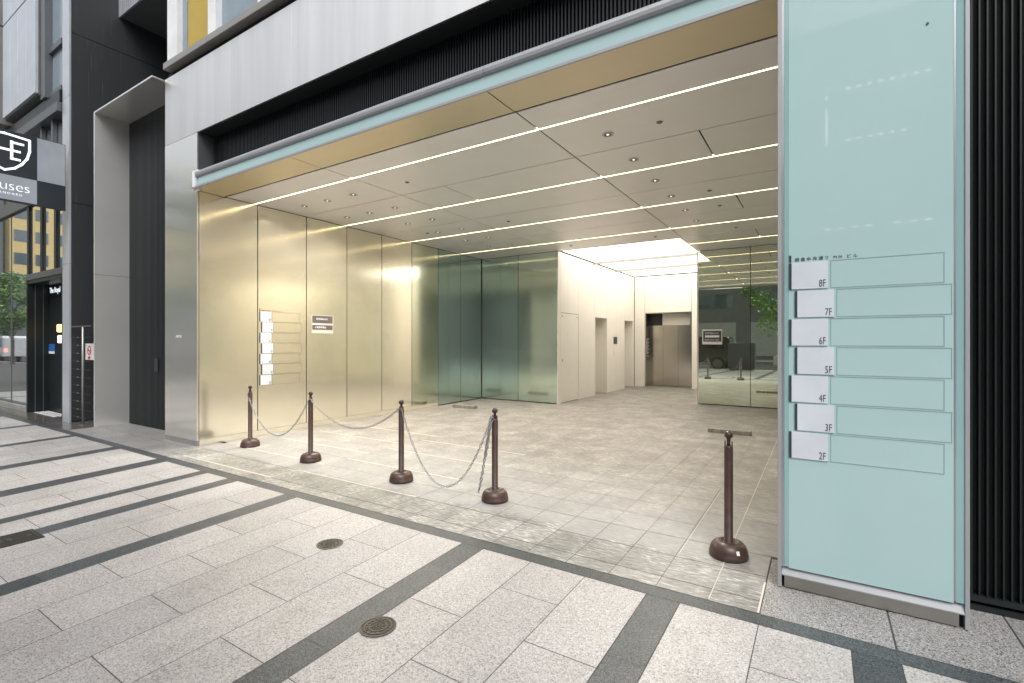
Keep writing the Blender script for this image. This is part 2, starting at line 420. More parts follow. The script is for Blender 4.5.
def fan(mb):
    # the slab courses open out slightly towards the left end of the pavement
    mb.v = [(x_ + min(0.16, 0.026*max(0, -x_-0.6))*max(0, 2.7-y_), y_, z_) for x_, y_, z_ in mb.v]
fan(pk); fan(dk)
struct('pavement_pavers', pk, M['pink'])
struct('pavement_dark_bands', dk, M['dark_granite'])
gg = MB()
xs = [-0.265, 0.295, 0.79, 1.3, 1.8, 2.3, 2.8, 3.3, 3.8, 4.4, 5, 6]
for a, b in zip(xs[:-1], xs[1:]): gg.flat(a+g*2, b-g*2, 2.812, 3.56, 0.0, rnd.random())
xx = -10.05
while xx < -7.0:
    b = min(xx+0.62, -6.95)
    gg.flat(xx+g, b-g, 2.812, 3.2, 0.0, rnd.random()); gg.flat(xx+g, b-g, 3.204, 3.66, 0.0, rnd.random()); xx += 0.62
struct('pavement_grey_slabs', gg, M['grey_granite'])
ws = MB(); xx = -20.0
while xx < -10.06:
    b = min(xx+0.62, -10.055); ws.flat(xx+g, b-g, 2.812, 3.3, 0.0, rnd.random()); xx += 0.62
ws.flat(-11.0, -10.055, 3.304, 6.0, 0.0, 0.4)
struct('pavement_wet_slabs', ws, M['wet_granite'])

# lobby floor of streaked quartzite tiles
struct('lobby_floor_bed', MB().box(-7.3, 0.4, 3.6, 15.9, -0.14, -0.006).box(-6.95,-0.267,2.81,3.62,-0.14,-0.005), M['tile_joint'])
fl = MB(); pj = MB()
TY = 0.3225; y = 2.812; row = 0
while y < 15.6:
    y1 = min(2.95 if row == 0 else y + TY, 15.7)
    x = -6.95 if y < 3.3 else -7.1
    xr = -0.267 if y < 3.55 else 0.3
    off = (row % 2)*0.45
    cur = x
    nx = -0.515 - 0.2835*math.ceil((-0.515-cur)/0.2835)
    while cur < xr:
        nx2 = nx
        if nx2 <= cur+0.02: nx += 0.2835; continue
        e = min(nx2, xr)
        # split into shorter stones
        fl.flat(cur+0.0018, e-0.0018, y+0.003, y1-0.003, 0.0, rnd.random())
        cur = e; nx += 0.2835
    # tile joints that glisten, their glint put into a whitish colour
    if row > 0 and row < 10:
        if row % 2: pj.flat(-6.62, -4.78, y-0.009, y+0.009, 0.0025)
        else: pj.flat(-4.78, -3.08, y-0.009, y+0.009, 0.0025)
    y = y1; row += 1
pj.flat(-0.515, -0.510, 2.82, 9.9, 0.0025); pj.flat(-0.789, -0.784, 3.33, 4.9, 0.0025); pj.flat(-0.275,-0.265,2.812,3.19,0.0025)
struct('lobby_floor', fl, M['stone'])
struct('lobby_floor_joints', pj, M['pale_joint'])

# ------------------------------------------------------------------ office building
B = thing('office_building', (-3.5, 3.3, 0), 'steel and glass office building with a champagne metal drive-in lobby', 'building')
XL = -7.04; XR = -0.15; ZC = 3.42; YB = 9.8; YR = 11.5; YE = 15.1; XC = -4.95; XD = -2.33
mb = MB()
mb.box(XL-0.3, XL-0.025, 3.45, 10.2, 0, 3.6)              # behind left wall
mb.box(XL-0.3, XC-0.5, YB+0.03, YB+0.3, 0, 3.6)
mb.box(XD+0.10, XR+0.3, YR+0.03, YR+0.3, 0, 3.6)
mb.box(XR+0.025, XR+0.3, 3.62, YR+0.3, 0, 3.6)
mb.box(XL-0.3, XR+0.3, 3.62, 16.2, 3.48, 3.66)             # slab over the lobby
mb.box(-7.94, 9.0, 3.62, 16.2, 3.67, 5.15)
mb.box(-7.94, XL-0.31, 3.45, 16, 0, 3.66)
mb.box(XR+0.31, 9.0, 3.62, 16.2, 0, 3.66)
mb.box(XC-0.7, XD+0.3, 15.75, 16.1, 0, 3.47)
mb.box(XC-0.55, XC-0.42, YB+0.05, 16.0, 0, 3.47)
mb.box(XD+0.1, XD+0.25, YR+0.32, 15.74, 0, 3.47)
obj('wall_core', mb, M['dark_gap'], B)
# gold wall panels left
ys = [3.322, 4.135, 4.946, 5.75, 6.56, 7.37, 8.18]
for a, b in zip(ys[:-1], ys[1:]):
    obj('wall_panel', MB().box(XL-0.005, XL, a+0.006, b-0.007, 0.085, ZC-0.007), M['gold_green'] if a > 7.3 else M['gold'], B, bevel=0.0015)
wj = MB()
for q_ in ys[1:-1]: wj.box(XL-0.004, XL+0.0006, q_-0.0055, q_+0.0045, 0.10, ZC-0.008)
obj('wall_joint', wj, M['dark_gap'], B)
wj = MB()
for q_ in (8.18, 8.97): wj.box(XL-0.004, XL+0.0006, q_-0.006, q_+0.005, 0.02, ZC-0.008)
obj('glass_joint', wj, M['dark_gap'], B)
obj('glass_joint', MB().box(XL+0.0007, XL+0.012, YB-0.012, YB-0.001, 0.02, ZC-0.008), M['dark_gap'], B)
obj('glass_joint', MB().box(-5.996, -5.985, YB-0.0006, YB+0.003, 0.02, ZC-0.008), M['dark_gap'], B)
obj('glass_joint', MB().box(-1.2545,-1.2435, YR-0.0006, YR+0.003, 0.02, ZC-0.008), M['dark_gap'], B)
obj('skirting', MB().box(XL-0.022, XL+0.001, 3.33, 8.18, 0.002, 0.083), M['gold'], B)
for a, b in ((8.18, 8.97), (8.97, YB-0.004)):
    obj('glass_wall_panel', MB().box(XL-0.005, XL, a+0.006, b-0.007, 0.02, ZC-0.007), M['blur_glass'], B)
for a, b in ((XL+0.004, -5.99), (-5.99, XC-0.006)):
    obj('glass_wall_panel', MB().box(a+0.007, b-0.007, YB, YB+0.006, 0.02, ZC-0.007), M['blur_glass'], B)
for a, b in ((XD+0.012, -1.249), (-1.249, XR-0.004)):
    obj('tinted_glass_panel', MB().box(a+0.006, b-0.006, YR, YR+0.006, 0.02, ZC-0.007), M['mirror_glass'], B)
ysr = [3.62] + ys[1:] + [8.99, 9.8, 10.6, 11.49]
for a, b in zip(ysr[:-1], ysr[1:]):
    obj('wall_panel', MB().box(XR, XR+0.02, a+0.005, b-0.006, 0.02, ZC-0.004), M['gold'], B, bevel=0.0015)
# corridor walls
wl = MB()
def colseg(y0, y1, z0, z1, X=XC, t=0.03): wl.box(X-t, X, y0, y1, z0, z1)
colseg(YB+0.002, 9.93, 0, ZC-0.004); colseg(9.935, 10.89, 2.058, ZC-0.004); colseg(10.895, 11.88, 0, ZC-0.004)
colseg(11.886, 11.95, 0, ZC-0.004); colseg(11.952, 12.78, 2.03, ZC-0.004); colseg(12.782, 13.5, 0, ZC-0.004)
colseg(13.504, 14.2, 0, ZC-0.004); colseg(14.202, 15.0, 2.03, ZC-0.004); colseg(15.002, YE-0.012, 0, ZC-0.004)
for (a, b) in ((11.95, 12.78), (14.2, 15.0)):                # deep door recesses
    wl.box(XC-0.42, XC-0.031, a-0.02, a-0.001, 0, 2.05); wl.box(XC-0.42, XC-0.031, b+0.001, b+0.02, 0, 2.05)
    wl.box(XC-0.42, XC-0.031, a, b, 2.031, 2.05); wl.box(XC-0.41, XC-0.38, a, b, 0, 2.03)
wl.box(XD, XD+0.03, YR-0.004, YE, 0, ZC-0.004)
wl.box(XD+0.001, XD+0.010, YR-0.02, YR-0.005, 0, ZC-0.004)
# end wall around the lift opening
EL, ER, EZ = -4.606, -3.22, 2.29
wl.box(XC+0.014, EL-0.010, YE, YE+0.03, 0, ZC-0.004); wl.box(EL, ER, YE, YE+0.03, EZ, ZC-0.004); wl.box(ER+0.010, XD, YE, YE+0.03, 0, ZC-0.004)
obj('corridor_wall', wl, M['white_wall'], B)
d = obj('service_door', MB().box(XC-0.03, XC-0.004, 9.945, 10.882, 0.012, 2.048), M['white_wall'], B)
obj('handle', MB().box(XC-0.004, XC+0.006, 10.03, 10.05, 0.94, 1.0), M['alu'], d)
obj('hinge', MB().box(XC-0.004, XC+0.004, 9.99, 10.06, 1.97, 1.985), M['grey_frame'], d)
obj('hinge', MB().box(XC-0.004, XC+0.004, 10.79, 10.83, 1.97, 1.985), M['grey_frame'], d)
# lift
fr = MB(); fr.box(EL-0.002, EL+0.03, YE+0.001, 15.52, 0, EZ-0.002).box(ER-0.03, ER+0.002, YE+0.001, 15.52, 0, EZ-0.002).box(EL+0.03, ER-0.03, YE+0.001, 15.52, EZ-0.03, EZ-0.002)
obj('lift_frame', fr, M['door_steel'], B)
for a, b in ((EL+0.03, EL+0.45), (EL+0.45, EL+0.91), (EL+0.91, ER-0.03)):
    obj('lift_door', MB().box(a+0.002, b-0.002, 15.50, 15.53, 0.01, 1.90), M['door_steel'], B)
obj('lift_transom', MB().box(EL+0.03, EL+0.43, 15.49, 15.53, 1.904, EZ-0.032), M['black_metal'], B)
obj('lift_transom', MB().box(EL+0.434, ER-0.03, 15.49, 15.53, 1.904, EZ-0.032), M['white_wall'], B)  # wall colour here paints the white wall's reflection onto the transom
cp = obj('call_panel', MB().box(EL+0.031, EL+0.045, 15.14, 15.28, 1.0, 1.45), M['alu_light'], B)
kb = MB()
for r_ in range(6):
    for c_ in range(3):
        obj('button', MB().box(EL+0.046, EL+0.075, 15.16+c_*0.05, 15.185+c_*0.05, 0.93+r_*0.105, 0.965+r_*0.105), M['alu'], cp)
bars = MB()
for r_ in range(6): bars.box(EL+0.5, ER-0.1, 15.485, 15.498, 0.98+r_*0.085, 1.0+r_*0.085)
obj('door_rail', bars, M['door_steel'], B)

# ceiling
ce = MB()
def rect_minus(x0, x1, y0, y1):
    gx0 = 0.0075 if abs(x0-XL) > .01 else 0.004; gx1 = 0.0075 if abs(x1-XR) > .01 else 0.004
    ce.box(x0+gx0, x1-gx1, (y0+0.006 if y0 > 3.7 else y0+0.012), y1-0.006, ZC, ZC+0.006)
strips = [4.09, 5.70, 7.32, 8.95, 10.57]
yl = [3.67, 4.09, 4.92, 5.70, 6.53, 7.32, 8.14, 8.95, 9.76, 10.57, 11.40]
H = 0.004
for i in range(len(yl)-1):
    y0, y1 = yl[i], yl[i+1]
    if y0 in strips: y0 += H
    if y1 in strips: y1 -= H
    xsx = [XL, -4.9, -2.27, XR]
    if i in (2, 5, 8): xsx = [XL, -4.9, -4.14, -2.27, -0.98, XR]
    if i >= 8: xsx = [XD] + ([-0.98] if i == 8 else []) + [XR]
    for a, b in zip(xsx[:-1], xsx[1:]): rect_minus(a, b, y0, y1)
rect_minus(XD, XR, 11.40, YR)
ce.box(XC-0.001, XD, 9.77, 9.868, ZC, ZC+0.02)
ce.box(XL, XC-0.002, 9.764, YB, ZC, ZC+0.02)
ceo = obj('ceiling', ce, M['ceil'], B)
for i, ysv in enumerate(strips):
    x0 = XL if i < 4 else XD
    obj('light_strip', MB().box(x0+0.002, XR-0.002, ysv-0.0075, ysv+0.0075, ZC+0.002, ZC+0.02), M['strip'], B)
ring = MB(); lamp = MB(); sens = MB()
dl = []
for yv in (4.54, 5.32, 6.16, 6.94, 7.78, 8.57):
    dl += [(-1.75, yv), (-5.43, yv), (-5.98, yv)]
dl += [(-6.51, 4.54), (-6.51, 5.32)]
sn = [(-1.25, 4.54), (-1.25, 6.95), (-1.26, 7.8), (-1.25, 9.43), (-4.43, 4.55), (-4.43, 6.94), (-4.44, 9.4), (-2.68, 9.45), (-6.2, 6.9)]
for (a, b) in dl:
    rg = MB().lathe((a, b, ZC-0.006), [(0.055,0.006),(0.055,0.0),(0.040,0.0),(0.038,0.012)], 20, cap=False)
    o = obj('downlight', rg, M['alu'], ceo, smooth=False)
for (a, b) in dl:
    lit = (a < -5 and (int(b*10) % 2 == 1)) 
    obj('lamp', MB().lathe((a, b, ZC-0.003), [(0.036,0.0),(0.030,0.002)], 14), M['grey_frame'], ceo)
    obj('bulb', MB().lathe((a, b, ZC-0.005), [(0.013,0.0),(0.010,0.001)], 10), M['lamp'], ceo)
    ld = bpy.data.lights.new('downlight_beam', 'SPOT'); ld.energy = 64; ld.color = (1.0,0.91,0.79); ld.spot_size = R(150); ld.spot_blend = 1.0; ld.shadow_soft_size = 0.025
    lo_ = bpy.data.objects.new('downlight_beam', ld); COL.objects.link(lo_); lo_.parent = B; lo_.location = (a+3.5, b-3.3, ZC-0.03)
for (a, b) in sn:
    obj('sprinkler', MB().lathe((a, b, ZC-0.014), [(0.012,0.0),(0.022,0.004),(0.03,0.013)], 14), M['grey_frame'], ceo)
# luminous corridor ceiling
for (a, b) in ((9.872, 11.84), (11.90, 13.45), (13.51, YE-0.002)):
    obj('luminous_ceiling', MB().box(XC+0.004, XD-0.004, a, b, ZC+0.03, ZC+0.05), M['lumi'], B)
for a, b in ((11.842, 11.898), (13.452, 13.508)): obj('ceiling_beam', MB().box(XC+0.001, XD-0.001, a, b, ZC-0.03, ZC+0.03), M['sill_metal'], B)
# soffit + canopy
so = MB()
for a, b in ((-7.035, -4.9), (-4.9, -2.27), (-2.27, XR-0.01)): so.box(a+0.005, b-0.005, 3.224, 3.648, ZC-0.006, ZC+0.01)
obj('soffit', so, M['gold_soffit'], B)
CX0, CX1 = -6.90, -0.205
cn = MB()
for a, b in ((CX0, -5.0), (-5.0, -2.29), (-2.29, CX1)):
    prof = [(3.29,3.545),(3.222,3.545),(3.208,3.56),(3.204,3.585),(3.210,3.61),(3.226,3.625),(3.29,3.632)]
    cn.prism(prof, 'x', a+0.002, b-0.002)
obj('canopy_edge', cn, M['alu_light'], B)
obj('glass_fascia', MB().box(CX0+0.02, CX1, 3.235, 3.25, 3.437, 3.546), M['teal'], B)
obj('canopy_flange', MB().box(CX0, CX1, 3.205, 3.222, 3.403, 3.417).box(CX0, CX1, 3.214, 3.234, 3.4175, 3.430), M['alu_light'], B)
obj('canopy_end', MB().box(CX0-0.012, CX0-0.001, 3.205, 3.299, 3.403, 3.63).box(-7.06, CX0-0.012, 3.25, 3.299, 3.403, 3.66), M['white_frame'], B)
obj('canopy_core', MB().box(CX0+0.001, CX1, 3.252, 3.283, 3.432, 3.54).box(-7.03, CX1, 3.284, 3.52, 3.445, 3.66), M['dark_gap'], B)
# recess with ribs
rb = MB(); xx = -7.0
while xx < -0.2:
    rb.box(xx, xx+0.014, 3.50, 3.535, 3.665, 4.185); xx += 0.0315
obj('louvre', rb, M['ribs'], B)
obj('louvre_back', MB().box(-7.03, 9.0, 3.536, 3.56, 3.662, 4.19).box(-7.03, 9.0, 3.33, 3.50, 4.188, 4.20), M['ribs_back'], B)
obj('recess_reveal', MB().box(-7.05, -7.036, 3.322, 3.53, 3.43, 4.19), M['grey_frame'], B)
# right louvre wall
rb = MB(); xx = 0.64
while xx < 5.0:
    rb.box(xx, xx+0.0065, 3.462, 3.50, 0.075, 4.185); xx += 0.0308
obj('louvre', rb, M['ribs'], B)
obj('louvre_back', MB().box(0.62, 9.0, 3.50, 3.54, 0.0, 4.18), M['ribs_back'], B)
obj('louvre_sill', MB().box(0.62, 9.0, 3.445, 3.50, 0.0, 0.028).box(0.62, 9.0, 3.452, 3.499, 0.045, 0.074), M['black_metal'], B)
# column
obj('steel_column', MB().box(-7.95, XL, 3.30, 3.32, 0.065, 4.192).box(-7.95, -7.93, 3.321, 4.2, 0.065, 5.15), M['steel'], B, bevel=0.002)
obj('skirting', MB().box(-7.94, XL-0.004, 3.302, 3.33, 0.0, 0.062), M['sill_metal'], B)
lettering('MMビル', 0.045, (-7.62, 3.2985, 1.455), (1,0,0), (0,-1,0), M['white_letter'], B)
# cladding above
for a, b in ((-7.95, -4.957), (-4.957, -2.25), (-2.25, 0.45), (0.45, 3.15), (3.15, 5.85)):
    obj('cladding_panel', MB().box(a+0.003, b-0.003, 3.30, 3.325, 4.196, 5.15), M['steel_warm'], B, bevel=0.002)
obj('cladding_back', MB().box(-7.94, 9.0, 3.33, 3.61, 4.2, 5.15), M['dark_gap'], B)
obj('window_gutter', MB().box(-7.94, 9.0, 3.34, 3.6, 5.152, 5.235), M['dark_gap'], B)
sl = MB()
for a, b in ((-7.86,-6.67),(-6.67,-5.53),(-5.53,-4.4),(-4.4,-3.2),(-3.2,-2.0),(-2.0,3)):
    sl.box(a+0.004, b-0.004, 3.235, 3.45, 5.238, 5.325)
obj('window_sill', sl, M['sill_metal'], B, bevel=0.004)
wx = [(-7.47,-6.68),(-6.46,-5.56),(-5.36,-4.5),(-4.3,-3.2)]
prev = -7.76
for i, (a, b) in enumerate(wx):
    w = obj('window', MB().box(prev, a-0.01, 3.25, 3.36, 5.327, 8.5).box(b, b+0.02, 3.27, 3.34, 5.327, 8.5), M['white_frame'], B)
    obj('pane', MB().box(a-0.009, b-0.001, 3.33, 3.34, 5.327, 8.5), M['blue_blind'] if i else M['yellow'], w)
    if i == 0: obj('blind_edge', MB().box(a-0.008, a+0.12, 3.322, 3.329, 5.327, 8.5), M['blue_blind'], w)
    prev = b + 0.021
obj('upper_wall', MB().box(-7.94, 9.0, 3.37, 16, 5.24, 16), M['grey_frame'], B)

# portal frame between the buildings
F = thing('portal_frame', (-9, 3.4, 0), 'tall brushed stainless portal frame lining the dark ribbed alcove beside the steel column', 'portal')
obj('jamb', MB().box(-10.06, -10.03, 3.145, 3.66, 0.0, 2.497).box(-10.06, -10.03, 3.145, 3.66, 2.503, 5.155), M['jamb_steel'], F, bevel=0.002)
obj('lintel', MB().box(-10.029, -7.97, 3.145, 3.66, 5.13, 5.155), M['jamb_steel'], F, bevel=0.002)
rb = MB(); xx = -10.02
while xx < -7.97:
    rb.box(xx, xx+0.022, 3.62, 3.655, 0.0, 5.128); xx += 0.042
obj('ribbed_wall', rb, M['ribs'], F)
obj('ribbed_wall_back', MB().box(-10.028, -7.96, 3.656, 3.9, 0, 5.128), M['ribs_back'], F)
obj('hatch', MB().box(-9.05, -8.93, 3.605, 3.619, 0.92, 1.12), M['black_metal'], F)

# ------------------------------------------------------------------ directory boards
def directory(T, U, ud, nd, glassmat, linemat, zt=1.84, ink=True, inset=0.0):
    """U: point at u=0 height 0; ud along, nd outward. rows of plates and outlined tenant panels"""
    ud = Vector(ud); nd = Vector(nd); U = Vector(U)
    def bx(u0, u1, z0, z1, d0, d1, mb=None):
        mb = mb or MB()
        p = U + ud*u0 + nd*d0; q = U + ud*u1 + nd*d1
        return mb.box(p.x, q.x, p.y, q.y, z0, z1)
    pit = 0.1578
    for i in range(7):
        z1 = zt - i*pit; z0 = z1 - 0.147; s = 0.0 if i % 2 == 0 else 0.028
        pl = obj('floor_plate', bx(0.013+s, 0.184+s, z0, z1, 0.0, 0.006), M['plate'], T)
        obj('plate_edge', bx(s, 0.0125+s, z0, z1, 0.0, 0.0062), M['plate_dark'], pl)
        p = U + ud*(0.176+s) + nd*0.0065; 
        lettering('%dF' % (8-i), 0.056, (p.x, p.y, z0+0.008), ud, nd, M['ink'], pl, depth=0.0006, align='RIGHT', sx=0.62)
        ol = MB(); a, b = 0.196+s, 0.668+s; t = 0.0028; z1_, z0_ = z1+0.002, z0-0.002
        bx(a, b, z1_-t, z1_, 0, 0.0012, ol); bx(a, b, z0_, z0_+t, 0, 0.0012, ol)
        bx(a, a+t, z0_+t, z1_-t, 0, 0.0012, ol); bx(b-t, b, z0_+t, z1_-t, 0, 0.0012, ol)
        obj('tenant_outline', ol, linemat, T)
    obj('header_mark', bx(0.0, 0.011, zt+0.006, zt+0.045, 0, 0.003), M['plate_dark'], T)
    p = U + ud*0.028 + nd*0.001
    lettering('銀座中央通り MM ビル', 0.0225, (p.x, p.y, zt+0.01), ud, nd, M['ink'], T, depth=0.0006, space=1.5)

PY = 3.18
T = thing('sign_pylon', (0.2, 3.3, 0), 'tall teal glass pylon framed in aluminium carrying the 8F to 2F floor directory', 'sign pylon')
ZT = 5.4
obj('frame', MB().box(-0.205, -0.185, PY-0.003, PY+0.30, 0.003, ZT).box(0.595, 0.613, PY-0.003, PY+0.30, 0.003, ZT), M['alu_light'], T, bevel=0.002)
obj('edge_trim', MB().box(-0.1845, -0.172, PY-0.001, PY+0.02, 0.122, ZT).box(0.555, 0.562, PY-0.0005, PY+0.02, 0.13, ZT), M['alu'], T)
obj('glass_edge', MB().box(-0.1715, -0.150, PY+0.001, PY+0.02, 0.125, ZT).box(0.5625, 0.5945, PY+0.003, PY+0.02, 0.125, ZT), M['teal_edge'], T)
obj('glass_panel', MB().box(-0.1495, 0.5548, PY+0.0005, PY+0.02, 0.12, ZT), M['teal'], T)
sl = MB(); sl.prism([(PY-0.002,0.072),(PY-0.002,0.078),(PY+0.022,0.124),(PY+0.05,0.124),(PY+0.05,0.072)], 'x', -0.184, 0.594)
obj('sill', sl, M['alu_light'], T)
obj('kickplate', MB().box(-0.172, 0.575, PY+0.006, PY+0.03, 0.006, 0.0705), M['alu_kick'], T, bevel=0.001)
obj('core', MB().box(-0.184, 0.594, PY+0.031, PY+0.42, 0.0, ZT), M['dark_gap'], T)
directory(T, (-0.148, PY+0.0004, 0), (1,0,0), (0,-1,0), M['teal'], M['line'])
obj('bolt', MB().prism([(0.455+0.006*math.cos(a*math.pi/4), 2.99+0.006*math.sin(a*math.pi/4)) for a in range(8)], 'y', PY-0.003, PY+0.0003), M['plate_dark'], T)

D = thing('wall_directory', (XL, 4.5, 1.3), 'floor directory of seven pale plates with outlined boxes on the champagne metal wall', 'directory')
directory(D, (XL+0.001, 4.16, 0), (0,1,0), (1,0,0), M['gold'], M['line_gold'], zt=1.845)

# notices
nn = thing('wall_notice', (XL, 5.25, 1.68), 'white notice with two dark printed bands on the champagne wall panel right of the directory', 'notice')
obj('sheet', MB().box(XL+0.001, XL+0.006, 5.04, 5.455, 1.535, 1.835), M['notice_sheet'], nn)
obj('printed_band', MB().box(XL+0.0062, XL+0.008, 5.05, 5.445, 1.705, 1.828).box(XL+0.0062, XL+0.008, 5.05, 5.445, 1.595, 1.672), M['notice_ink'], nn)
lettering('駐車場出入口', 0.036, (XL+0.0095, 5.125, 1.760), (0,1,0), (1,0,0), M['white_letter'], nn)
lettering('P 駐停車禁止', 0.038, (XL+0.0095, 5.10, 1.62), (0,1,0), (1,0,0), M['white_letter'], nn)
n2 = thing('framed_notice', (-2.0, YR, 1.5), 'navy and white notice in a pale frame hung on the dark mirror glass', 'notice')
obj('frame', MB().box(-2.215, -1.80, YR-0.035, YR-0.005, 1.335, 1.665), M['paper'], n2, bevel=0.004)
obj('printed_sheet', MB().box(-2.193, -1.822, YR-0.039, YR-0.0355, 1.40, 1.635), M['navy'], n2)
obj('white_bar', MB().box(-2.155, -1.86, YR-0.0425, YR-0.0395, 1.488, 1.535), M['white_letter'], n2)
lettering('駐車場出入口', 0.047, (-2.155, YR-0.041, 1.565), (1,0,0), (0,-1,0), M['white_letter'], n2)
lettering('関係者以外立入禁止', 0.034, (-2.165, YR-0.041, 1.425), (1,0,0), (0,-1,0), M['white_letter'], n2)
n3 = thing('corridor_plaque', (XC, 13.4, 1.4), 'small dark plaque above a white paper on the corridor wall between the two recesses', 'plaque')
obj('plaque', MB().box(XC+0.001, XC+0.01, 13.28, 13.55, 1.33, 1.53), M['navy'], n3)
obj('paper', MB().box(XC+0.001, XC+0.004, 13.27, 13.52, 0.98, 1.22), M['paper'], n3)
lettering('W.C.', 0.07, (XC+0.011, 13.33, 1.39), (0,1,0), (1,0,0), M['white_letter'], n3) if False else None

# low stone blocks on the lobby floor
def stone_block(x0, x1, y0, y1, label):
    mbk = MB().box(x0, x1, y0, y1, 0.001, 0.06)
    o = obj('stone_block', mbk, M['stone'], bevel=0.003)
    tag(o, label, 'stone block', 'low stone blocks on the lobby floor'); return o
stone_block(-1.47, -0.87, 8.02, 8.14, 'low stone block on the lobby floor behind the lone bollard')
stone_block(-6.62, -6.05, 8.15, 8.27, 'low stone block on the lobby floor near the dark glass corner')

# ------------------------------------------------------------------ bollards and chains
def make_bollard(loc, label):
    t = thing('chain_bollard', loc, label, 'bollard', 'brown chain bollards')
    x, y, z = loc
    base = obj('base', MB().lathe((x,y,z), [(0.110,0.0),(0.118,0.004),(0.120,0.026),(0.117,0.030),(0.114,0.052),(0.104,0.076),(0.087,0.093),(0.066,0.101),(0.050,0.100),(0.047,0.090),(0.034,0.088),(0.032,0.098)], 36), M['brown'], t, smooth=True)
    obj('pole', MB().lathe((x,y,z+0.084), [(0.031,0.0),(0.030,0.006),(0.0275,0.008),(0.0275,0.628),(0.024,0.636),(0.0,0.638)], 20), M['brown'], t, smooth=True)
    nk = [(0.013,0.0),(0.011,0.02),(0.013,0.05)]
    bl = [(0.026*math.sin(a), 0.07 - 0.026*math.cos(a)) for a in [math.pi*k/10 for k in range(3, 11)]]
    obj('finial', MB().lathe((x,y,z+0.72), nk + bl, 20), M['brown'], t, smooth=True)
    ck = MB()
    for sx in (-1, 1):
        ck.box(x+sx*0.018, x+sx*0.024, y-0.006, y+0.006, z+0.70, z+0.750)
    obj('chain_hook', ck, M['brown'], t)
    return t
bspec = [((-6.447, 3.683, 0), 'brown chain bollard nearest the steel column, at the left end of the row'),
         ((-5.045, 3.60, 0), 'brown chain bollard second from the left, in front of the notice on the metal wall'),
         ((-3.555, 3.57, 0), 'brown chain bollard in the middle of the row of five'),
         ((-2.425, 3.575, 0), 'brown chain bollard with bunched chain hanging down its left side'),
         ((-0.505, 3.46, 0), 'lone brown bollard without chain beside the teal glass pylon, sticker on its base')]
b0 = make_bollard(*bspec[0])
bolls = [b0]
for loc, lab in bspec[1:]:
    c = copy_tree(b0); c.location = loc; c['label'] = lab; ORG[c.name] = loc; bolls.append(c)
def on_base(x, y, ang, w, h, mat, parent, name):
    # small label lying on the sloping shoulder of a base
    a = R(ang); dx, dy = math.cos(a), math.sin(a); tx, ty = -dy, dx
    pts = []
    for (u, v) in ((-w/2, 0), (w/2, 0), (w/2, 1), (-w/2, 1)):
        r_, z_ = (0.1155, 0.050) if v == 0 else (0.1065, 0.074)
        pts.append((x+dx*r_+tx*u, y+dy*r_+ty*u, z_))
    q = MB(); q.add(pts, [(0,1,2,3)]); return obj(name, q, mat, parent)
on_base(-0.505, 3.46, -52, 0.02, 1, M['white_sticker'], bolls[4], 'sticker')

def chain(pts, label, link=0.036, wire=0.0030):
    P = [Vector(p) for p in pts]; c0 = P[0]
    lens = [0]
    for a, b in zip(P[:-1], P[1:]): lens.append(lens[-1] + (b-a).length)
    tot = lens[-1]; n = int(tot/(link*0.80)); mb = MB()
    def at(s):
        for i in range(len(P)-1):
            if s <= lens[i+1] or i == len(P)-2:
                t = (s-lens[i])/max(1e-6, lens[i+1]-lens[i]); return P[i].lerp(P[i+1], t), (P[i+1]-P[i]).normalized()
    for k in range(n+1):
        p, d = at(tot*k/n)
        side = d.cross(Vector((0,0,1)))
        if side.length < 0.05: side = d.cross(Vector((0,1,0)))
        side.normalize(); nn_ = d.cross(side)
        if k % 2: side = nn_
        ang = 0.35*math.sin(k*1.7); side = side*math.cos(ang) + d.cross(side)*math.sin(ang)
        ot = d.cross(side); N1 = 10; N2 = 5; hw = link*0.27; hl = link*0.5
        vs = []
        for i in range(N1):
            a = 2*math.pi*i/N1
            cx, cy = math.cos(a), math.sin(a)
            c = p + d*(hl*cx) + side*(hw*cy); rad = (d*cx + side*cy).normalized()
            for j in range(N2):
                bb = 2*math.pi*j/N2; vs.append(c + rad*(wire*math.cos(bb)) + ot*(wire*math.sin(bb)))
        fs = [(i*N2+j, ((i+1)%N1)*N2+j, ((i+1)%N1)*N2+(j+1)%N2, i*N2+(j+1)%N2) for i in range(N1) for j in range(N2)]
        mb.add(vs, fs)
    o = obj('chain', mb, M['chain'], smooth=True)
    tag(o, label, 'chain', 'galvanised chains hung between the bollards'); return o
def sag(a, b, low, n=36, skew=0.5):
    out = []
    za, zb = a[2], b[2]
    # parabola through a, b with minimum height low
    ra, rb = math.sqrt(za-low), math.sqrt(zb-low); t0 = ra/(ra+rb)
    k = (za-low)/t0**2
    for i in range(n+1):
        t = i/n; out.append((a[0]+(b[0]-a[0])*t, a[1]+(b[1]-a[1])*t, low + k*(t-t0)**2))
    return out
chain(sag((-6.47,3.655,0.70), (-5.07,3.58,0.70), 0.225), 'galvanised chain sagging between the first and second bollards from the column')
chain(sag((-5.02,3.58,0.73), (-3.58,3.55,0.72), 0.465), 'galvanised chain hanging shallowest, between the second and third bollards')
chain(sag((-3.53,3.55,0.72), (-2.45,3.555,0.73), 0.04), 'galvanised chain hanging almost to the floor between the third and fourth bollards')
hp = [(-2.452,3.545,0.73),(-2.475,3.535,0.55),(-2.50,3.52,0.35),(-2.525,3.51,0.18),(-2.545,3.50,0.09),(-2.535,3.49,0.10),(-2.50,3.495,0.28),(-2.47,3.51,0.48),(-2.44,3.535,0.73),(-2.445,3.51,0.55),(-2.465,3.49,0.40),(-2.46,3.50,0.52),(-2.425,3.54,0.72)]
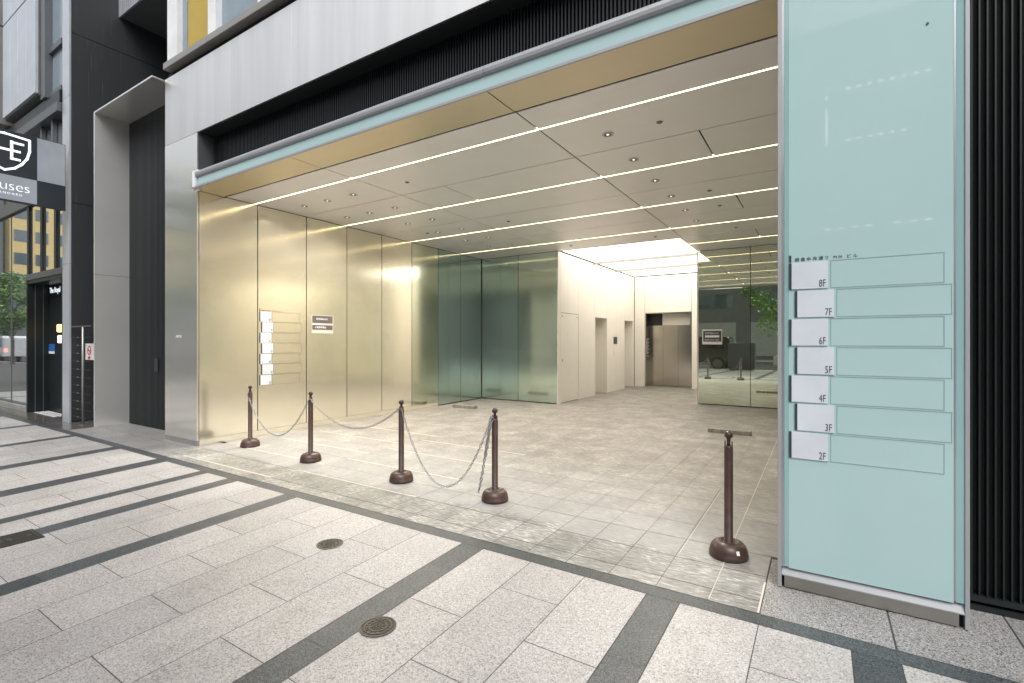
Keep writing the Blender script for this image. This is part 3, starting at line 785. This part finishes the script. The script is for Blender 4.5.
def smoothpath(p, n=6):
    out = []
    V = [Vector(q) for q in p]
    for i in range(len(V)-1):
        p0, p1, p2, p3 = V[max(i-1,0)], V[i], V[i+1], V[min(i+2,len(V)-1)]
        for k in range(n):
            t = k/n
            out.append(0.5*((2*p1)+(p2-p0)*t+(2*p0-5*p1+4*p2-p3)*t*t+(3*p1-p0-3*p2+p3)*t*t*t))
    out.append(V[-1]); return out
chain(smoothpath(hp), 'spare galvanised chain hanging in a narrow loop down the left side of the fourth bollard')

# ------------------------------------------------------------------ manhole covers
def round_cover(x, y, label):
    t = thing('manhole_cover', (x, y, 0), label, 'manhole cover', 'small round iron covers in the pavement')
    obj('rim', MB().lathe((x,y,0.0), [(0.088,0.002),(0.088,0.005),(0.079,0.006),(0.077,0.003)], 40, cap=False), M['brass_worn'], t)
    obj('lid', MB().lathe((x,y,0.0), [(0.078,0.001),(0.078,0.004),(0.0,0.004)], 40), M['iron'], t)
    pt = MB()
    for r_ in (0.068, 0.045):
        pt.lathe((x,y,0.004), [(r_,0.0),(r_,0.0025),(r_-0.006,0.0025),(r_-0.006,0.0)], 36, cap=False)
    for k in range(16):
        a = 2*math.pi*k/16
        cx, cy = x+0.055*math.cos(a), y+0.055*math.sin(a); pt.box(cx-0.004, cx+0.004, cy-0.004, cy+0.004, 0.0041, 0.0065)
    for i in range(-3, 4):
        for j in range(-3, 4):
            if i*i+j*j <= 9: pt.box(x+i*0.010-0.003, x+i*0.010+0.003, y+j*0.010-0.003, y+j*0.010+0.003, 0.0041, 0.0062)
    obj('pattern', pt, M['brass_worn'], t)
round_cover(-1.834, 1.684, 'small round iron cover nearest the viewer, touching the dark granite band')
round_cover(-2.865, 2.196, 'small round iron cover farther off, set within the pale granite slabs')
t = thing('utility_cover', (-4.83, 0.87, 0), 'worn rectangular iron utility cover set in a dark granite band', 'utility cover')
obj('frame', MB().box(-4.97,-4.69,0.55,1.19,0.001,0.005), M['iron'], t)
pt = MB()
for i in range(9): pt.box(-4.87, -4.78, 0.62+i*0.05, 0.65+i*0.05, 0.0052, 0.008)
pt.box(-4.86,-4.80,1.13,1.15,0.0052,0.006)
pt.box(-4.95,-4.71,1.165,1.175,0.0052,0.0065)
obj('raised_mark', pt, M['brass_worn'], t)

# ------------------------------------------------------------------ neighbouring building
NB = thing('neighbouring_building', (-11, 3.1, 0), 'dark striated stone building with pale metal bays next to the alcove', 'building')
sd = MB()
for (z0, z1) in ((0.02, 3.80), (3.81, 6.75), (6.76, 9.6), (9.61, 13)):
    sd.box(-11.0, -10.97, 3.12, 6.5, z0, z1); sd.box(-11.0, -10.97, 6.51, 13, z0, z1)
obj('side_wall', sd, M['black_clad'], NB)
tr = MB()
for (z0, z1) in ((0.0, 2.75), (2.757, 5.65), (5.657, 9.0), (9.007, 13)): tr.box(-11.29, -10.965, 3.092, 3.118, z0, z1)
obj('corner_trim', tr, M['panel_grey'], NB)
obj('core', MB().box(-40, -11.33, 3.42, 13, 0, 14).box(-11.33, -11.001, 3.13, 13, 0, 14), M['dark_gap'], NB)
# ground floor
obj('shop_front_base', MB().box(-40, -13.29, 3.10, 3.4, 0, 0.10), M['kerb'], NB)
gl = obj('shop_window', MB().box(-40, -13.30, 3.13, 3.15, 0.102, 4.05), M['shop_glass'], NB)
for xm in (-14.42, -15.6, -17.4, -19.2, -21, -24): obj('mullion', MB().box(xm-0.012, xm+0.012, 3.122, 3.129, 0.102, 4.05), M['grey_frame'], gl)
gl2 = obj('transom_window', MB().box(-13.28, -11.33, 3.13, 3.15, 2.72, 4.05), M['shop_glass'], NB)
for xm in (-13.23, -12.45, -11.70): obj('mullion', MB().box(xm-0.055, xm+0.055, 3.10, 3.129, 2.72, 4.05), M['black_metal'], gl2)
po = MB().box(-13.285, -13.22, 3.092, 3.42, 0.0, 2.60).box(-13.219, -11.30, 3.10, 3.42, 2.53, 2.60)
po.box(-13.219, -11.30, 3.40, 3.43, 2.29, 2.529).box(-11.36, -11.30, 3.10, 3.42, 0, 2.529)
obj('entrance_portal', po, M['black_metal'], NB)
obj('portal_seam', MB().box(-13.2185, -13.215, 3.20, 3.212, 0, 2.53).box(-13.2185, -13.215, 3.32, 3.332, 0, 2.53), M['grey_frame'], NB)
obj('portal_cap', MB().box(-13.29, -11.30, 3.085, 3.129, 2.602, 2.715), M['grey_frame'], NB)
dr = obj('entrance_door', MB().box(-13.21, -11.37, 3.41, 3.43, 0.01, 2.285), M['black_metal'], NB)
obj('handle', MB().box(-12.2, -12.18, 3.38, 3.40, 0.8, 1.5), M['alu'], dr)
lettering('The Royal', 0.155, (-13.13, 3.398, 2.37), (1,0,0), (0,-1,0), M['sign_lit'], NB, sx=0.95)
# middle bands
obj('beam', MB().box(-40, -11.33, 3.08, 3.40, 4.06, 4.30).box(-40, -11.33, 3.03, 3.2, 5.46, 5.62), M['grey_frame'], NB)
obj('soffit', MB().box(-40, -11.33, 3.06, 3.41, 5.63, 5.84), M['black_metal'], NB)
w = obj('band_window', MB().box(-40, -11.33, 3.17, 3.18, 4.305, 5.455), M['shop_glass'], NB)
for xm in (-12.46, -11.86, -14.46): obj('mullion', MB().box(xm-0.04, xm+0.04, 3.1, 3.16, 4.31, 5.45), M['grey_frame'], w)
pn = MB()
for (a, b) in ((-14.2,-13.7),(-13.7,-13.2),(-13.2,-12.7),(-12.7,-12.18)):
    pn.box(a+0.004, b-0.004, 2.95, 3.0, 5.97, 7.84); pn.box(a+0.004, b-0.004, 2.95, 3.0, 7.87, 12)
obj('bay_panel', pn, M['panel_grey'], NB, bevel=0.004)
obj('bay_back', MB().box(-14.22, -12.16, 3.001, 3.41, 5.94, 12), M['panel_dark'], NB)
pn = MB()
for k in range(8): pn.box(-14.3-(k+1)*1.6+0.01, -14.3-k*1.6-0.01, 2.9, 3.4, 5.9, 7.9); pn.box(-14.3-(k+1)*1.6+0.01, -14.3-k*1.6-0.01, 2.9, 3.4, 7.93, 12)
obj('bay_panel', pn, M['sill_metal'], NB)
w = obj('window', MB().box(-12.155,-11.93,3.02,3.41,5.85,12), M['grey_frame'], NB)
for za, zb in ((5.85,5.93),(6.66,6.76),(9.0,9.1)): obj('window_bar', MB().box(-11.929,-11.33,3.08,3.125,za,zb), M['grey_frame'], w)
obj('pane', MB().box(-11.93, -11.33, 3.13, 3.14, 5.85, 12), M['blue_blind'], w)
# balcony on the side wall
bl = obj('balcony', MB().box(-10.969, -9.3, 3.83, 7.0, 7.40, 7.425), M['panel_dark'], NB)
rl = MB().box(-10.969, -9.3, 3.80, 3.829, 7.39, 7.425).box(-10.969,-10.93,3.80,3.829,7.427,8.6).box(-10.929,-9.3,3.80,3.829,8.55,8.6)
for k in range(18): rl.box(-10.91+k*0.09, -10.84+k*0.09, 3.805, 3.825, 7.427, 8.549)
obj('railing', rl, M['panel_grey'], bl)

# blade sign
S = thing('shop_sign', (-10.94, 2.5, 4.2), 'chequered black and grey projecting sign with a white shield and lettering', 'shop sign')
X0, X1 = -10.99, -10.94
obj('cabinet', MB().box(X0, X1, 1.86, 3.038, 3.635, 4.765), M['sign_black'], S, bevel=0.003)
obj('grey_square', MB().box(X1+0.0005, X1+0.003, 2.678, 3.03, 4.058, 4.757).box(X1+0.0005, X1+0.003, 1.90, 2.674, 3.66, 4.052), M['sign_grey'], S)
def stroke(pts, w, x, mb):
    for (a, b) in zip(pts[:-1], pts[1:]):
        a = Vector(a); b = Vector(b); d = (b-a).normalized(); n = Vector((-d.y, d.x))*w/2; e = d*w*0.3
        poly = [tuple(a-n-e), tuple(b-n+e), tuple(b+n+e), tuple(a+n-e)]
        mb.prism(poly, 'x', x, x+0.004)
cy = 2.295
half = [(cy, 4.705), (2.585, 4.68), (2.585, 4.50), (2.555, 4.37), (2.49, 4.26), (2.41, 4.18), (cy, 4.125)]
other = [(2*cy-a, b) for a, b in half[::-1]]
sm = MB(); stroke(half, 0.032, X1+0.0005, sm); stroke(other, 0.032, X1+0.0005, sm)
for q in ([(2.375,4.60),(2.375,4.32)], [(2.375,4.585),(2.51,4.585)], [(2.10,4.455),(2.47,4.455)], [(2.375,4.325),(2.47,4.325)], [(2.11,4.60),(2.11,4.32)]):
    stroke(q, 0.034, X1+0.0006, sm)
obj('shield_emblem', sm, M['sign_lit'], S)
lettering('houses', 0.222, (X1+0.004, 2.598, 3.815), (0,1,0), (1,0,0), M['sign_lit'], S, align='RIGHT', space=0.95, sx=1.0, bold=-0.005)
lettering('STANDARD', 0.05, (X1+0.004, 2.50, 3.745), (0,1,0), (1,0,0), M['sign_lit'], S, align='RIGHT', space=1.5, bold=-0.001)

# wire gate with post in the gap
G = thing('wire_gate', (-10.44, 3.12, 0), 'thin steel post with taut wires closing the gap beside the dark wall', 'gate')
obj('post', MB().lathe((-10.44,3.12,0), [(0.016,0.0),(0.016,1.64),(0.0,1.645)], 12), M['sill_metal'], G, smooth=True)
obj('foot', MB().lathe((-10.44,3.12,0), [(0.04,0.0),(0.04,0.008),(0.016,0.012)], 14), M['grey_frame'], G)
ww = MB().box(-10.95, -10.10, 3.112, 3.128, 1.645, 1.665)
for k in range(11): ww.tube([(-10.96,3.12,0.12+k*0.135), (-10.095,3.12,0.12+k*0.135)], 0.0012, 5)
obj('wire', ww, M['grey_frame'], G)
cl = MB()
for k in range(11): cl.box(-10.68, -10.65, 3.113, 3.127, 0.112+k*0.135, 0.128+k*0.135)
obj('wire_clamp', cl, M['alu'], G)
s = thing('no_smoking_sign', (-10.6, 3.26, 1.2), 'white no smoking sign with a red circle, half hidden by the steel portal frame', 'sign')
obj('board', MB().box(-10.775, -10.40, 3.255, 3.265, 1.085, 1.365), M['paper'], s)
rm = MB(); n = 24
for k in range(n):
    a0, a1 = 2*math.pi*k/n, 2*math.pi*(k+1)/n; cx, cz = -10.60, 1.245
    rm.prism([(cx+0.062*math.cos(a0), cz+0.062*math.sin(a0)), (cx+0.062*math.cos(a1), cz+0.062*math.sin(a1)), (cx+0.080*math.cos(a1), cz+0.080*math.sin(a1)), (cx+0.080*math.cos(a0), cz+0.080*math.sin(a0))], 'y', 3.251, 3.2545)
rm.prism([(-10.655,1.285),(-10.645,1.295),(-10.545,1.205),(-10.555,1.195)], 'y', 3.248, 3.250)
obj('red_circle', rm, M['red'], s)
obj('cigarette', MB().box(-10.65,-10.55,3.252,3.2545,1.235,1.25), M['ink'], s)
lettering('禁煙', 0.055, (-10.66, 3.253, 1.10), (1,0,0), (0,-1,0), M['red'], s, bold=0.001)
s = thing('door_sticker', (-13.0, 3.4, 1.2), 'blue and white square sticker on the dark entrance door', 'sticker')
obj('sheet', MB().box(-13.19, -12.84, 3.400, 3.406, 1.15, 1.35), M['blue'], s)
obj('white_band', MB().box(-13.185, -12.85, 3.3975, 3.3995, 1.155, 1.205), M['paper'], s)
s = thing('wall_lantern', (-12.58, 3.35, 1.6), 'small lit orange lantern over a cream shade inside the dark doorway', 'lantern')
obj('orange_shade', MB().box(-12.45, -12.34, 3.32, 3.39, 1.58, 1.73), M['lantern'], s, bevel=0.02)
obj('cream_shade', MB().box(-12.44, -12.36, 3.33, 3.39, 1.37, 1.52), M['lantern2'], s, bevel=0.015)
obj('bracket', MB().box(-12.40,-12.38,3.392,3.399,1.30,1.75), M['black_metal'], s)
dm = MB()
for i in range(7):
    for j in range(3): dm.box(-13.1+i*0.16, -12.97+i*0.16, 3.16+j*0.08, 3.215+j*0.08, 0.002, 0.008)
tag(obj('door_mat', dm, M['mat_white']), 'white chequered door mat before the dark entrance', 'door mat')

# ------------------------------------------------------------------ across the street and behind the camera
def wheel(parent, x, y, z, r, side):
    t = obj('wheel', MB().add(*ring_(x, y, z, r, 0.22, side)), M['tyre'], parent)
    obj('rim', MB().add(*ring_(x, y+side*0.02, z, r*0.62, 0.22, side)), M['rim'], t)
def ring_(x, y, z, r, w, side):
    n = 20; vs = []
    for s_ in (0, 1):
        for k in range(n):
            a = 2*math.pi*k/n; vs.append((x+r*math.cos(a), y+(s_-0.5)*w, z+r*math.sin(a)))
    fs = [tuple(range(n-1,-1,-1)), tuple(range(n,2*n))] + [(k,(k+1)%n,n+(k+1)%n,n+k) for k in range(n)]
    return vs, fs
def car(name, x0, yc, length, prof, glassprof, wd, paint, label, cat, wr=0.33, wheels=(0.18,0.80)):
    t = thing(name, (x0+length/2, yc, -0.135), label, cat)
    z = -0.135
    obj('body', MB().prism([(x0+u*length, z+h) for u, h in prof], 'y', yc-wd/2, yc+wd/2), paint, t, bevel=0.05)
    gm = MB()
    for gp in glassprof:
        gm.prism([(x0+u*length, z+h) for u, h in gp], 'y', yc-wd/2-0.006, yc+wd/2+0.006)
    obj('side_window', gm, M['car_glass'], t)
    for u in wheels:
        for s_ in (-1, 1): wheel(t, x0+u*length, yc+s_*(wd/2-0.09), z+wr, wr, s_)
    for s_ in (-1, 1):
        obj('tail_light', MB().box(x0+length-0.03, x0+length+0.012, yc+s_*(wd/2-0.16)-0.07, yc+s_*(wd/2-0.16)+0.07, z+0.75, z+1.0), M['tail'], t)
        obj('headlight', MB().box(x0-0.012, x0+0.03, yc+s_*(wd/2-0.25)-0.1, yc+s_*(wd/2-0.25)+0.1, z+0.65, z+0.8), M['alu_light'], t)
    return t
suv = [(0,0.45),(0,1.0),(0.05,1.08),(0.30,1.12),(0.36,1.72),(0.40,1.8),(0.97,1.8),(1.0,1.7),(1.0,0.45)]
car('parked_suv', -8.0, -5.15, 4.05, suv, [[(0.36,1.15),(0.39,1.66),(0.58,1.66),(0.58,1.15)],[(0.60,1.15),(0.60,1.66),(0.93,1.66),(0.95,1.15)]], 1.75, M['car_black'], 'black boxy off-roader reflected in the dark glass, parked at the kerb', 'car', 0.38, (0.17, 0.86))
sal = [(0,0.35),(0,0.75),(0.04,0.85),(0.26,0.95),(0.40,1.38),(0.50,1.45),(0.72,1.42),(0.88,1.02),(1.0,0.98),(1.0,0.35)]
car('parked_car', -1.95, -5.1, 4.4, sal, [[(0.30,0.98),(0.41,1.33),(0.55,1.38),(0.55,0.98)],[(0.57,0.98),(0.57,1.38),(0.70,1.36),(0.82,1.0)]], 1.75, M['car_white'], 'white saloon reflected at the right edge of the dark glass', 'car')
van = [(0,0.4),(0,1.0),(0.06,1.1),(0.16,1.85),(0.22,1.95),(0.98,1.95),(1.0,1.8),(1.0,0.4)]
car('white_van', -56.0, -5.3, 4.7, van, [[(0.14,1.1),(0.20,1.75),(0.34,1.75),(0.34,1.1)],[(0.38,1.1),(0.38,1.75),(0.94,1.75),(0.96,1.1)]], 1.8, M['car_white'], 'white van with lit red tail lamps reflected in the shop window', 'van')
cab = thing('utility_cabinet', (-3.25, -3.3, 0), 'dark grey utility cabinet reflected beside the off-roader', 'cabinet')
obj('body', MB().box(-3.85, -2.65, -3.6, -3.15, 0.06, 1.32), M['cabinet'], cab, bevel=0.01)
obj('plinth', MB().box(-3.80, -2.70, -3.56, -3.19, 0.002, 0.06), M['kerb'], cab)
obj('door', MB().box(-3.82, -3.26, -3.15, -3.135, 0.10, 1.28).box(-3.24, -2.68, -3.15, -3.135, 0.10, 1.28), M['cabinet'], cab, bevel=0.004)

# trees
def make_tree(x, y, h, r, label, seed, zlow):
    q = random.Random(seed)
    t = thing('street_tree', (x, y, 0), label, 'tree', 'street trees along the kerb')
    tk = MB(); tk.tube([(x,y,-0.01),(x+0.03,y,h*0.25),(x-0.02,y+0.05,h*0.55),(x+0.03,y,h*0.9)], [0.11,0.09,0.06,0.02], 9)
    cl = []
    for k in range(26):
        a = q.random()*6.28; zz = zlow + (h-zlow)*q.random()**0.9; f = math.sin(math.pi*min(1,max(0.12,(zz-zlow)/(h-zlow))))**0.6
        rr = r*(0.35+0.65*q.random())*f
        p = (x+rr*math.cos(a), y+rr*math.sin(a), zz); cl.append(p)
        if k < 14: tk.tube([(x, y, max(zlow*0.7, zz-0.9)), ((x+p[0])/2, (y+p[1])/2, zz-0.35), p], [0.035,0.022,0.006], 5)
    obj('trunk', tk, M['bark'], t)
    lf = MB()
    for p in cl:
        cr = 0.35+0.35*q.random(); tone = q.random()*0.5
        for i in range(150):
            d = Vector((q.gauss(0,1), q.gauss(0,1), q.gauss(0,0.7))).normalized()*cr*q.random()**0.4
            c = Vector(p)+d; s_ = 0.045+0.04*q.random()
            u = Vector((q.gauss(0,1),q.gauss(0,1),q.gauss(0,0.6))).normalized(); v_ = u.cross(Vector((q.gauss(0,1),q.gauss(0,1),q.gauss(0,1)))).normalized()
            lf.add([c-u*s_*1.3, c-v_*s_*0.7, c+u*s_*1.3, c+v_*s_*0.7], [(0,1,2,3)], min(1, tone+q.random()*0.5))
    obj('crown', lf, M['leaf'], t)
make_tree(-1.35, -2.7, 6.2, 2.6, 'leafy green street tree reflected at the right of the dark glass', 3, 2.0)
make_tree(-20.5, -2.9, 7.0, 2.4, 'leafy green street tree whose green shows in the steel column', 5, 2.0)
make_tree(-42.0, -2.9, 5.4, 1.5, 'leafy green street tree reflected in the shop window', 8, 2.1)
make_tree(-13.5, -2.9, 6.0, 1.7, 'leafy green street tree at the kerb opposite the alcove', 11, 2.2)

# buildings opposite
def block(name, x0, x1, y0, y1, z1, mat, label, rows, cols, fz0=4.0, face='front', winmat=None, ground=None, wf=(0.7,0.55), pit=2.6, low=0):
    t = thing(name, ((x0+x1)/2, (y0+y1)/2, 0), label, 'building')
    obj('wall', MB().box(x0, x1, y0, y1, -0.14, z1), mat, t)
    wm = MB(); dy = (z1-fz0)/rows
    for r_ in range(rows):
        za = fz0 + r_*dy + dy*(1-wf[1])/2; zb = za + dy*wf[1]
        if face in ('front','both'):
            dx = (x1-x0)/cols
            for c_ in range(cols):
                xa = x0+c_*dx+dx*(1-wf[0])/2; obj('window', MB().box(xa, xa+dx*wf[0], y1-0.01, y1+0.03, za, zb), winmat or M['win_glass'], t)
        if face in ('right','both'):
            n_ = max(2, int((y1-y0)/pit)); dx = (y1-y0)/n_
            for c_ in range(n_):
                ya = y0+c_*dx+dx*(1-wf[0])/2; obj('window', MB().box(x1-0.01, x1+0.03, ya, ya+dx*wf[0], za, zb), winmat or M['win_glass'], t)
    if low: obj('dark_lower_floors', MB().box(x0-0.02, x1+0.04, y0-0.02, y1+0.03, 0, low), M['panel_dark'], t)
    if ground:
        n_ = int((x1-x0)/4)
        for c_ in range(n_): obj('shop_front', MB().box(x0+c_*4+0.4, x0+c_*4+3.4, y1-0.01, y1+0.04, 0.3, 2.9), ground, t)
    return t
block('opposite_building', -9, 6, -26, -19, 5.6, M['fac_dark'], 'low dark building across the street, reflected in the dark glass', 1, 4, 3.6, ground=M['shutter'])
ob = block('opposite_building', 6.5, 24, -32, -19, 15, M['fac_grey'], 'grey mid-rise across the street behind the viewer', 4, 6)
ot = block('office_block', -6, 16, -33, -26.2, 19, M['fac_grey'], 'set-back office block whose lamps glint in the pylon glass', 4, 7, 6)
M['tube'] = emit('office_tube_lamp', (1.0,0.93,0.8), 3.5)
for k in range(8):
    obj('window_lamp', MB().box(1.2+k*0.48, 1.42+k*0.48, -26.16, -26.1, 15.2, 15.32), M['tube'], ot)
    if k < 6: obj('window_lamp', MB().box(1.2+k*0.48, 1.42+k*0.48, -26.16, -26.1, 12.4, 12.5), M['tube'], ot)
    if k != 4: obj('window_lamp', MB().box(0.2+k*0.62, 0.5+k*0.62, -26.16, -26.1, 7.6, 7.7), M['tube'], ot)
obj('window_lamp', MB().box(0.25, 0.37, -26.16, -26.1, 12.4, 15.6), M['tube'], ot)
block('opposite_building', -34, -9.4, -32, -19, 16, M['fac_blue'], 'blue-grey mid-rise across the street opposite the shop', 4, 7, ground=M['shutter'])
block('yellow_building', -104, -90, -32, -13.1, 29.2, M['fac_yellow'], 'yellow tiled building with dark lower floors reflected in the shop windows', 6, 7, 10.9, face='right', wf=(0.62,0.5), pit=1.9, low=10.4)
block('added_white_building', -60, -35, -40, -20, 17, M['fac_white'], 'pale mid-rise added further along the opposite side to brighten the steel reflections', 5, 8)  # unseen block added to lighten what the steel column reflects
bd = block('far_building', -112, -92, -12.9, 24, 40, M['fac_blue'], 'blue-grey glass tower at the far end of the street', 8, 6, 4, face='right')

# ------------------------------------------------------------------ camera, world, light
cam = bpy.data.cameras.new('camera'); co = bpy.data.objects.new('camera', cam); COL.objects.link(co)
cam.sensor_width = 36; cam.lens = 490/1024*36; cam.clip_start = 0.05; cam.clip_end = 800
co.location = (0, 0, 1.4); co.rotation_euler = (R(90), 0, R(32.15))
scene.camera = co
wd = bpy.data.worlds.new('World'); scene.world = wd; wd.use_nodes = True
nt = wd.node_tree; bg = nt.nodes['Background']
sky = nt.nodes.new('ShaderNodeTexSky'); sky.sky_type = 'NISHITA'; sky.sun_disc = False
EL_, AZ = 55, 148
sky.sun_elevation = R(EL_); sky.sun_rotation = R(AZ); sky.air_density = 1.0; sky.dust_density = 4.0; sky.ozone_density = 0.6
hs = nt.nodes.new('ShaderNodeHueSaturation'); hs.inputs['Saturation'].default_value = 0.25
nt.links.new(sky.outputs[0], hs.inputs['Color']); nt.links.new(hs.outputs[0], bg.inputs['Color'])
bg.inputs['Strength'].default_value = 0.15
sun = bpy.data.lights.new('sun', 'SUN'); sun.energy = 0.8; sun.angle = R(25); sun.color = (1.0,0.985,0.965)
so_ = bpy.data.objects.new('sun', sun); COL.objects.link(so_)
# direction towards the sun
d = Vector((math.sin(R(AZ))*math.cos(R(EL_)), math.cos(R(AZ))*math.cos(R(EL_)), math.sin(R(EL_))))
so_.rotation_euler = d.to_track_quat('Z', 'Y').to_euler(); so_.location = (0, -5, 20)
vs = scene.view_settings; vs.view_transform = 'Standard'; vs.look = 'None'; vs.gamma = 1; vs.exposure = 0.63; vs.use_curve_mapping = False
scene.render.engine = 'CYCLES'
cy_ = scene.cycles
cy_.use_adaptive_sampling = False; cy_.use_denoising = True; cy_.max_bounces = 8; cy_.diffuse_bounces = 4; cy_.glossy_bounces = 5; cy_.caustics_reflective = False; cy_.caustics_refractive = False
cy_.sample_clamp_indirect = 8; cy_.blur_glossy = 1.0
